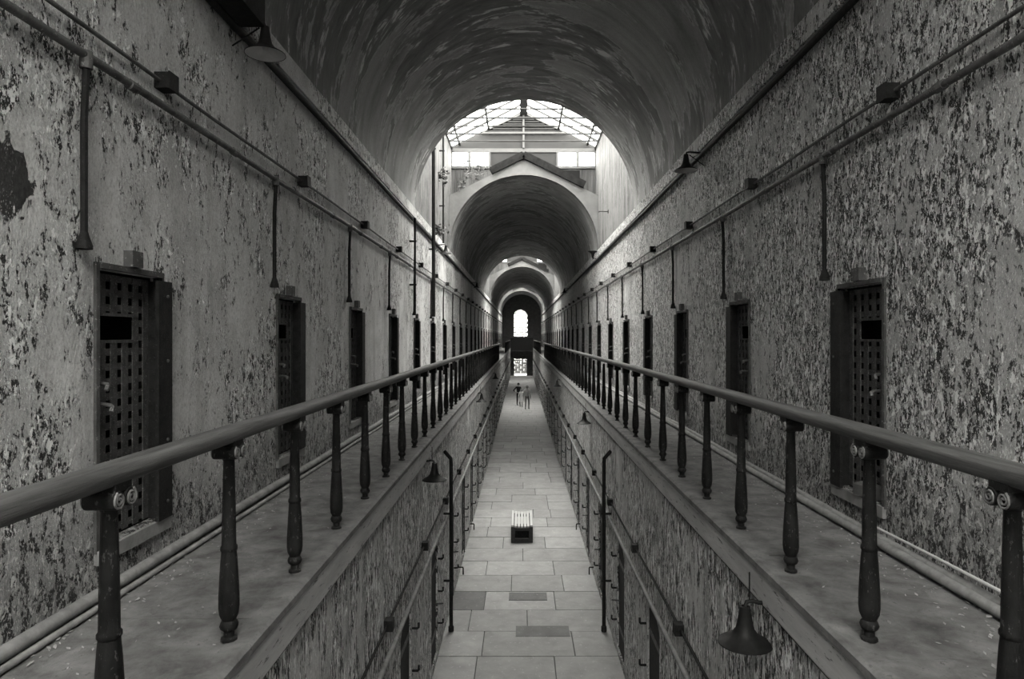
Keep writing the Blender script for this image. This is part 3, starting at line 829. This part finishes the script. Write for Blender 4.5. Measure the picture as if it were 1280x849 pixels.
def gable_front(Y, idx):
    """plaster gable over the mouth of a vault and the glazed end wall standing behind it"""
    g = struct(link('wall_gable_%d' % idx, None, None, (XC, Y, 0)), 'plaster gable over the mouth of vault %s' % ordinal(idx + 1))
    zl, za = EYE + 4.98, EYE + 6.27
    top = lambda x: za + (zl - za) * abs(x) / RV
    mb = MB(); n = 40; d = .3
    for i in range(n):
        x0, x1 = -RV * math.cos(PI * i / n), -RV * math.cos(PI * (i + 1) / n)
        a0, a1 = [ZS + math.sqrt(max(0, RV * RV - x * x)) for x in (x0, x1)]
        for yy in (-.02, d): mb.poly([(x0, yy, a0), (x1, yy, a1), (x1, yy, top(x1)), (x0, yy, top(x0))])
        mb.poly([(x0, -.02, top(x0)), (x1, -.02, top(x1)), (x1, d, top(x1)), (x0, d, top(x0))])
        mb.poly([(x0, -.02, a0), (x1, -.02, a1), (x1, d, a1), (x0, d, a0)])
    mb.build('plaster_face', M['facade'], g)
    # charred verge timbers lying on the slopes
    MB().bar((-.0, .1, za + .13), (-1.15, .1, top(1.15) + .13), .5, .24).build('verge_timber', M['verge'], g)
    MB().bar((.0, .1, za + .13), (2.15, .1, top(2.15) + .13), .5, .24).build('verge_timber', M['verge'], g)
    # end wall 0.8 m behind: boarding, window band, panel, louvres
    YW = 0.80
    zw0, zw1, zp = EYE + 6.22, EYE + 6.72, ZE
    st = MB(); nb = 64
    for i in range(nb):
        x0 = -RV + 2 * RV * i / nb; x1 = x0 + 2 * RV / nb - .012
        za_ = ZS + math.sqrt(max(0, (RV + .06) ** 2 - min(abs(x0), abs(x1)) ** 2))
        st.box(x0, x1, YW + random.uniform(0, .02), YW + .10, min(za_, zw0 - .1), zw0 - .08)
    o = st.build('boarding', M['board'], g); o['kind'] = 'stuff'
    bk = MB()
    for i in range(32):
        x0, x1 = -RV + 2 * RV * i / 32, -RV + 2 * RV * (i + 1) / 32
        z0_, z1_ = [min(zw0 - .05, ZS + math.sqrt(max(0, (RV + .05) ** 2 - x * x))) for x in (x0, x1)]
        bk.poly([(x0, YW + .11, z0_), (x1, YW + .11, z1_), (x1, YW + .11, zw0 - .05), (x0, YW + .11, zw0 - .05)])
    bk.build('backing', M['ridge'], g)
    piece('painted_board_gap', g, 1.35, 2.05, YW - .03, YW - .005, zw0 - .62, zw0 - .16, M['dark'])  # near-black panel over the boards stands in for a gap's darkness
    fr = MB()
    fr.box(-RV, RV, YW - .04, YW + .08, zw0 - .09, zw0); fr.box(-RV, RV, YW - .04, YW + .08, zw1, zw1 + .14)
    fr.build('window_band', M['white'], g)
    for s in (-1, 1):
        for (xa, xb) in ((1.20, 1.28), (1.93, 2.02), (2.60, RV)):
            piece('mullion', g, *(sorted((s * xa, s * xb))), YW - .04, YW + .08, zw0, zw1, M['white'])
        for (xa, xb) in ((1.28, 1.93), (2.02, 2.60)):
            xa, xb = sorted((s * xa, s * xb))
            mb = MB(); mb.poly([(xa, YW + .03, zw0), (xb, YW + .03, zw0), (xb, YW + .03, zw1), (xa, YW + .03, zw1)]); mb.build('pane', M['glass'], g)
    piece('infill_panel', g, -1.20, 1.20, YW, YW + .05, zw0, zw1, M['panel'])
    mb = MB()
    zb = zw1 + .14
    lz0, lz1, lw = ZE + .52, ZRG - .10, 1.50
    sl = (ZRG - ZE) / RV
    for yy in (YW, YW + .05):
        mb.poly([(-RV, yy, zb), (RV, yy, zb), (RV, yy, ZE), (0, yy, ZRG), (-RV, yy, ZE)])
    mb.build('gable_panel', M['panel'], g)
    # louvred vent in the head of the gable: recessed backing, slats, frame
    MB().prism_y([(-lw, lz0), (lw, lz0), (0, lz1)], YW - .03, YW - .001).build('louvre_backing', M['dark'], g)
    ns = 7
    for i in range(ns):
        z = lz0 + .03 + (lz1 - lz0 - .1) * i / ns
        w = lw * (1 - (z + .05 - lz0) / (lz1 - lz0)) - .02
        if w < .1: continue
        for s in (-1, 1):
            xa, xb = sorted((s * .05, s * w))
            piece('louvre_slat', g, xa, xb, YW - .09, YW - .05, z, z + .055, M['louvre'])
    MB().bar((-lw - .06, YW - .07, lz0), (lw + .06, YW - .07, lz0), .06, .05).build('louvre_frame', M['white'], g)
    for s in (-1, 1): MB().bar((s * (lw + .06), YW - .07, lz0), (0, YW - .07, lz1 + .02), .06, .05).build('louvre_frame', M['white'], g)
    MB().box(-.035, .035, YW - .11, YW - .04, zb, lz1).build('centre_post', M['white'], g)
    return g
gable_front(24.0, 1); gable_front(55.5, 2); gable_front(84.5, 3)
# plain end walls closing each bay above the vault it leaves
for i, (a, b) in enumerate(BAYS):
    mb = MB()
    if i > 0:
        n = 24
        for k in range(n):
            x0, x1 = -(RV + .01) * math.cos(PI * k / n), -(RV + .01) * math.cos(PI * (k + 1) / n)
            z0, z1 = [ZS + math.sqrt(max(0, (RV + .01) ** 2 - x * x)) for x in (x0, x1)]
            t0, t1 = [ZRG - (ZRG - ZE) * abs(x) / RV for x in (x0, x1)]
            mb.poly([(XC + x0, a, z0), (XC + x1, a, z1), (XC + x1, a, t1), (XC + x0, a, t0)])
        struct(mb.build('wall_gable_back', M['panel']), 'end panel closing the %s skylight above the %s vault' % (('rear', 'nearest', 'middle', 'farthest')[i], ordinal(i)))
n = 24; mb = MB()
for k in range(n):                                       # gable between the added rear bay and the first vault
    x0, x1 = -RV * math.cos(PI * k / n), -RV * math.cos(PI * (k + 1) / n)
    z0, z1 = [ZS + math.sqrt(max(0, (RV + .01) ** 2 - x * x)) for x in (x0, x1)]
    t0, t1 = [ZRG - (ZRG - ZE) * abs(x) / RV for x in (x0, x1)]
    mb.poly([(XC + x0, -0.08, z0), (XC + x1, -0.08, z1), (XC + x1, -0.08, t1), (XC + x0, -0.08, t0)])
struct(mb.build('wall_gable_rear', M['panel']), 'panel above the near mouth of the first vault')
# iron spike brackets on the right bay wall
for y, z, lb in ((21.2, EYE + 3.9, 'small iron spike on the right bay wall below the skylight'), (19.0, EYE + 6.3, 'small iron bracket high on the right bay wall by the eaves')):
    t = thing('iron_bracket', lb, 'bracket', (XR, y, z))
    MB().tube([(0, 0, 0), (-.28, 0, .01), (-.30, 0, -.02)], .014, 6).build('spike', M['iron'], t)
    MB().box(-.02, 0, -.05, .05, -.05, .05).build('wall_plate', M['iron'], t)

# ------------------------------------------------------------------ weeds growing in the bay
def weed(loc, n, spread, h, label, hang=False):
    t = thing('weed', label, 'plant', loc)
    rg = random.Random(int(loc[1] * 100) + n)
    st = MB(); lf = MB()
    for i in range(n):
        a = rg.uniform(0, 2 * PI); e = Vector((math.cos(a) * spread * rg.uniform(.3, 1), math.sin(a) * spread * rg.uniform(.2, .8), h * rg.uniform(.5, 1) * (-1 if hang else 1)))
        mid = e * .5 + Vector((0, 0, .08))
        st.tube([(0, 0, 0), mid, e], .008, 5)
        for q in range(14):
            f = rg.uniform(.35, 1.05); p = e * f + Vector((rg.uniform(-.1, .1), rg.uniform(-.1, .1), rg.uniform(-.08, .1)))
            d = Vector((rg.uniform(-1, 1), rg.uniform(-1, 1), rg.uniform(-.6, .8))).normalized(); w = d.cross(Vector((rg.uniform(-1, 1), rg.uniform(-1, 1), .3))).normalized()
            L = rg.uniform(.09, .16); nn = d.cross(w) * .012
            lf.poly([p, p + d * L * .5 + w * L * .28 + nn, p + d * L, p + d * L * .5 - w * L * .28 + nn])
    st.build('stem', M['leaf'], t); o = lf.build('foliage', M['leaf'], t); o['kind'] = 'stuff'
weed((XC - 1.75, 24.05, EYE + 5.45), 6, .45, .75, 'leafy weed growing on the left slope of the nearest gable')
weed((XC - 2.25, 23.9, EYE + 5.1), 3, .3, .6, 'smaller weed low at the left end of the nearest gable')
weed((XL + .12, 20.9, EYE + 5.2), 4, .22, .5, 'tuft of leaves clinging to the left bay wall', True)
weed((XL + .15, 20.0, EYE + 2.95), 5, .25, .35, 'spiky tuft on the left cornice pipe under the skylight')

# ------------------------------------------------------------------ bench on the ground floor
t = thing('slatted_bench', 'low bench with pale slatted seat and dark open frame on the corridor floor', 'bench', (0.03, 17.4, 0.006))
BW, BLN, BH = .56, 1.45, .43
for y in (0, BLN - .06):
    f = piece('end_frame', t, -BW / 2, -BW / 2 + .10, y, y + .06, 0, BH - .04, M['bench'])
    piece('end_frame', t, BW / 2 - .10, BW / 2, y, y + .06, 0, BH - .04, M['bench'])
    piece('end_rail', t, -BW / 2 + .10, BW / 2 - .10, y, y + .06, 0, .09, M['bench'])
    piece('end_rail', t, -BW / 2 + .10, BW / 2 - .10, y, y + .06, BH - .13, BH - .06, M['bench'])
for s in (-1, 1):
    xa, xb = sorted((s * (BW / 2 - .05), s * BW / 2 - s * .01))
    piece('side_panel', t, xa, xb, .06, BLN - .06, .04, BH - .06, M['bench'])
piece('shelf', t, -BW / 2 + .05, BW / 2 - .05, .5, .56, .18, .22, M['bench'])
piece('shade_board', t, -BW / 2 + .05, BW / 2 - .05, .30, .33, .03, BH - .07, M['iron'])  # dark board added to stand in for the shade inside the bench
for i in range(7):
    x = -BW / 2 + .037 + i * (BW - .074) / 6
    z = BH - .045 + .032 * (abs(i - 3) / 3) ** 2
    piece('seat_slat', t, x - .031, x + .031, -.02, BLN + .02, z, z + .035, M['slat'], (0, -(i - 3) * .06, 0))

# ------------------------------------------------------------------ visitors far down the corridor
def cloth(name, c, rough=.85): return rough_mat(name, c * .9, c * 1.1, 10, rough, .1)
SKIN = cloth('skin', .33, .6)
def person(label, loc, face, h, top, bottom, shoe, hair, pose, skirt=None):
    k = h / 1.75
    J = dict(pel=(0, 0, .95), spine=(0, .0, 1.15), chest=(0, .0, 1.36), neck=(0, .01, 1.50), jaw=(0, -.03, 1.57), head=(0, -.01, 1.66), crown=(0, .01, 1.73),
             lh=(-.10, 0, .90), lk=(-.11, -.02, .50), la=(-.11, .02, .09), lt=(-.12, -.14, .035),
             rh=(.10, 0, .90), rk=(.11, -.02, .50), ra=(.11, .02, .09), rt=(.12, -.14, .035),
             ls=(-.18, .01, 1.42), le=(-.24, .03, 1.14), lw=(-.25, -.06, .90), lf=(-.25, -.08, .80),
             rs=(.18, .01, 1.42), re=(.24, .03, 1.14), rw=(.25, -.06, .90), rf=(.25, -.08, .80))
    J.update(pose)
    R = dict(pel=.145, spine=.125, chest=.15, neck=.055, jaw=.075, head=.095, crown=.06, lh=.09, lk=.06, la=.042, lt=.035, rh=.09, rk=.06, ra=.042, rt=.035,
             ls=.062, le=.045, lw=.032, lf=.034, rs=.062, re=.045, rw=.032, rf=.034)
    E = [('pel', 'spine'), ('spine', 'chest'), ('chest', 'neck'), ('neck', 'jaw'), ('jaw', 'head'), ('head', 'crown'), ('pel', 'lh'), ('lh', 'lk'), ('lk', 'la'), ('la', 'lt'),
         ('pel', 'rh'), ('rh', 'rk'), ('rk', 'ra'), ('ra', 'rt'), ('chest', 'ls'), ('ls', 'le'), ('le', 'lw'), ('lw', 'lf'), ('chest', 'rs'), ('rs', 're'), ('re', 'rw'), ('rw', 'rf')]
    V = {n: Vector(p) * k for n, p in J.items()}; RR = {n: r * k for n, r in R.items()}
    # fingers: four and a thumb on each hand
    for sd in 'lr':
        w_, f_ = V[sd + 'w'], V[sd + 'f']; d = (f_ - w_).normalized(); sx = d.cross(Vector((1, 0, 0))).normalized()
        for q in range(4):
            off = sx * (q - 1.5) * .019 * k
            a, b = sd + 'k%d' % q, sd + 't%d' % q
            V[a] = f_ + off + d * .025 * k; V[b] = V[a] + d * (.055 + .012 * (1 - abs(q - 1.5) / 1.5)) * k + Vector((0, -.012, 0)) * k
            RR[a] = .010 * k; RR[b] = .008 * k; E += [(sd + 'f', a), (a, b)]
        V[sd + 'th'] = w_ + d * .05 * k - sx * .05 * k; RR[sd + 'th'] = .010 * k; E.append((sd + 'w', sd + 'th'))
    names = list(V); ix = {n: i for i, n in enumerate(names)}
    me = bpy.data.meshes.new('body'); me.from_pydata([V[n] for n in names], [(ix[a], ix[b]) for a, b in E], [])
    o = bpy.data.objects.new('tmp', me); COL.objects.link(o)
    md = o.modifiers.new('skin', 'SKIN'); md.use_smooth_shade = True
    for i, n in enumerate(names):
        sv = me.skin_vertices[0].data[i]; fx = 1.0
        sv.radius = (RR[n], RR[n] * (.72 if n in ('pel', 'spine', 'chest') else 1)); sv.use_root = (n == 'pel')
    o.modifiers.new('sub', 'SUBSURF').levels = 1
    bpy.context.view_layer.update()
    dg = bpy.context.evaluated_depsgraph_get()
    body = bpy.data.meshes.new_from_object(o.evaluated_get(dg)); bpy.data.objects.remove(o)
    body.materials.clear()
    for m_ in (SKIN, top, bottom, shoe): body.materials.append(m_)
    zw, zn, za = V['pel'].z + .02 * k, V['neck'].z - .02 * k, .09 * k
    for p_ in body.polygons:
        c = p_.center; mi = 1
        near = lambda n: (c - V[n]).length
        dh = min(near('lf'), near('rf'), near('lw'), near('rw'))
        if c.z > zn and min(near('neck'), near('jaw'), near('head'), near('crown')) < .13 * k: mi = 0
        elif dh < .15 * k: mi = 0
        elif c.z < za: mi = 3
        elif c.z < zw and min(near('le'), near('re')) > .14 * k: mi = 2
        p_.material_index = mi
        p_.use_smooth = True
    t = thing('person', label, 'person', loc); t.rotation_euler = (0, 0, face)
    bo = link('body', body, t)
    hd = V['head']
    mb = MB()      # hair cap
    prof = [(.001, .115), (.05, .108), (.085, .075), (.102, .02), (.100, -.03), (.085, -.07)]
    mb.lathe([(r * k, z * k) for r, z in prof], 14, cap=False)
    ho = mb.build('hair', hair, bo, True); ho.location = hd + Vector((0, .022 * k, .005 * k)); ho.rotation_euler = (-.35, 0, 0)
    fc = MB()      # nose, ears, eyes, mouth
    fc.lathe([(.014 * k, -.02 * k), (.008 * k, .02 * k)], 6, tuple(hd + Vector((0, -.098 * k, -.01 * k))))
    for s in (-1, 1): fc.lathe([(.012 * k, -.03 * k), (.016 * k, 0), (.01 * k, .03 * k)], 6, tuple(hd + Vector((s * .095 * k, .0, -.01 * k))))
    fc.build('nose_and_ears', SKIN, bo)
    fe = MB()
    for s in (-1, 1): fe.lathe([(.003 * k, -.008 * k), (.011 * k, 0), (.003 * k, .008 * k)], 6, tuple(hd + Vector((s * .034 * k, -.086 * k, .012 * k))))
    fe.box(-.022 * k, .022 * k, hd.y - .098 * k, hd.y - .085 * k, hd.z - .062 * k, hd.z - .055 * k)
    fe.build('eyes_and_mouth', M['dark'], bo)
    if skirt is not None:
        mb = MB(); mb.lathe([(.15 * k, 1.02 * k), (.18 * k, .9 * k), (.25 * k, .5 * k), (.24 * k, .5 * k)], 18, cap=False); mb.build('skirt', skirt, bo, True)
    return t
black = cloth('black_cloth', .012); whitec = cloth('white_cloth', .62); pale = cloth('pale_cloth', .42); grey = cloth('grey_cloth', .2); hairm = cloth('dark_hair', .02); hairl = cloth('light_hair', .2)
person('visitor in black leaning to one side, rearmost of the three walking figures', (-.18, 52.3, 0.004), .3, 1.70, black, black, black, hairm,
       dict(le=(-.42, .05, 1.18), lw=(-.22, -.16, 1.05), lf=(-.16, -.20, 1.03)))
person('shorter visitor in white top and pale skirt, middle figure far down the corridor', (.03, 51.2, 0.004), .1, 1.34, whitec, pale, black, hairl,
       dict(rw=(.18, -.22, 1.05), rf=(.12, -.27, 1.08)), whitec)
person('visitor in pale top and grey trousers, rightmost figure far down the corridor', (.46, 49.3, 0.004), PI - .2, 1.74, pale, grey, black, hairl,
       dict(lk=(-.11, -.10, .52), la=(-.10, -.06, .09), lt=(-.10, -.22, .035), ra=(.11, .14, .10), rt=(.12, .0, .035)))

# ------------------------------------------------------------------ fallen paint flakes on the galleries
for side, xw, s in (('left', XL, 1), ('right', XR, -1)):
    rg = random.Random(9 if s > 0 else 10); mb = MB()
    for i in range(2600):
        d = abs(rg.gauss(0, .22)) + .02 if rg.random() < .9 else rg.uniform(.05, 1.05)
        if d > 1.05: continue
        y = 1.5 + rg.random() ** 1.4 * 26; x = xw + s * d
        r = rg.uniform(.004, .016) * (1.6 if rg.random() < .06 else 1); a = rg.uniform(0, PI); z = ZG + .004
        ca, sa = math.cos(a) * r, math.sin(a) * r
        tip = rg.uniform(.002, .012)
        mb.poly([(x - ca, y - sa, z), (x + sa * .7, y - ca * .7, z + tip * .4), (x + ca, y + sa, z + tip), (x - sa * .6, y + ca * .6, z + tip * .5)])
    o = mb.build('paint_flakes', M['chip'])
    tag(o, 'fallen paint flakes littering the %s gallery floor' % side, 'debris', kind='stuff')
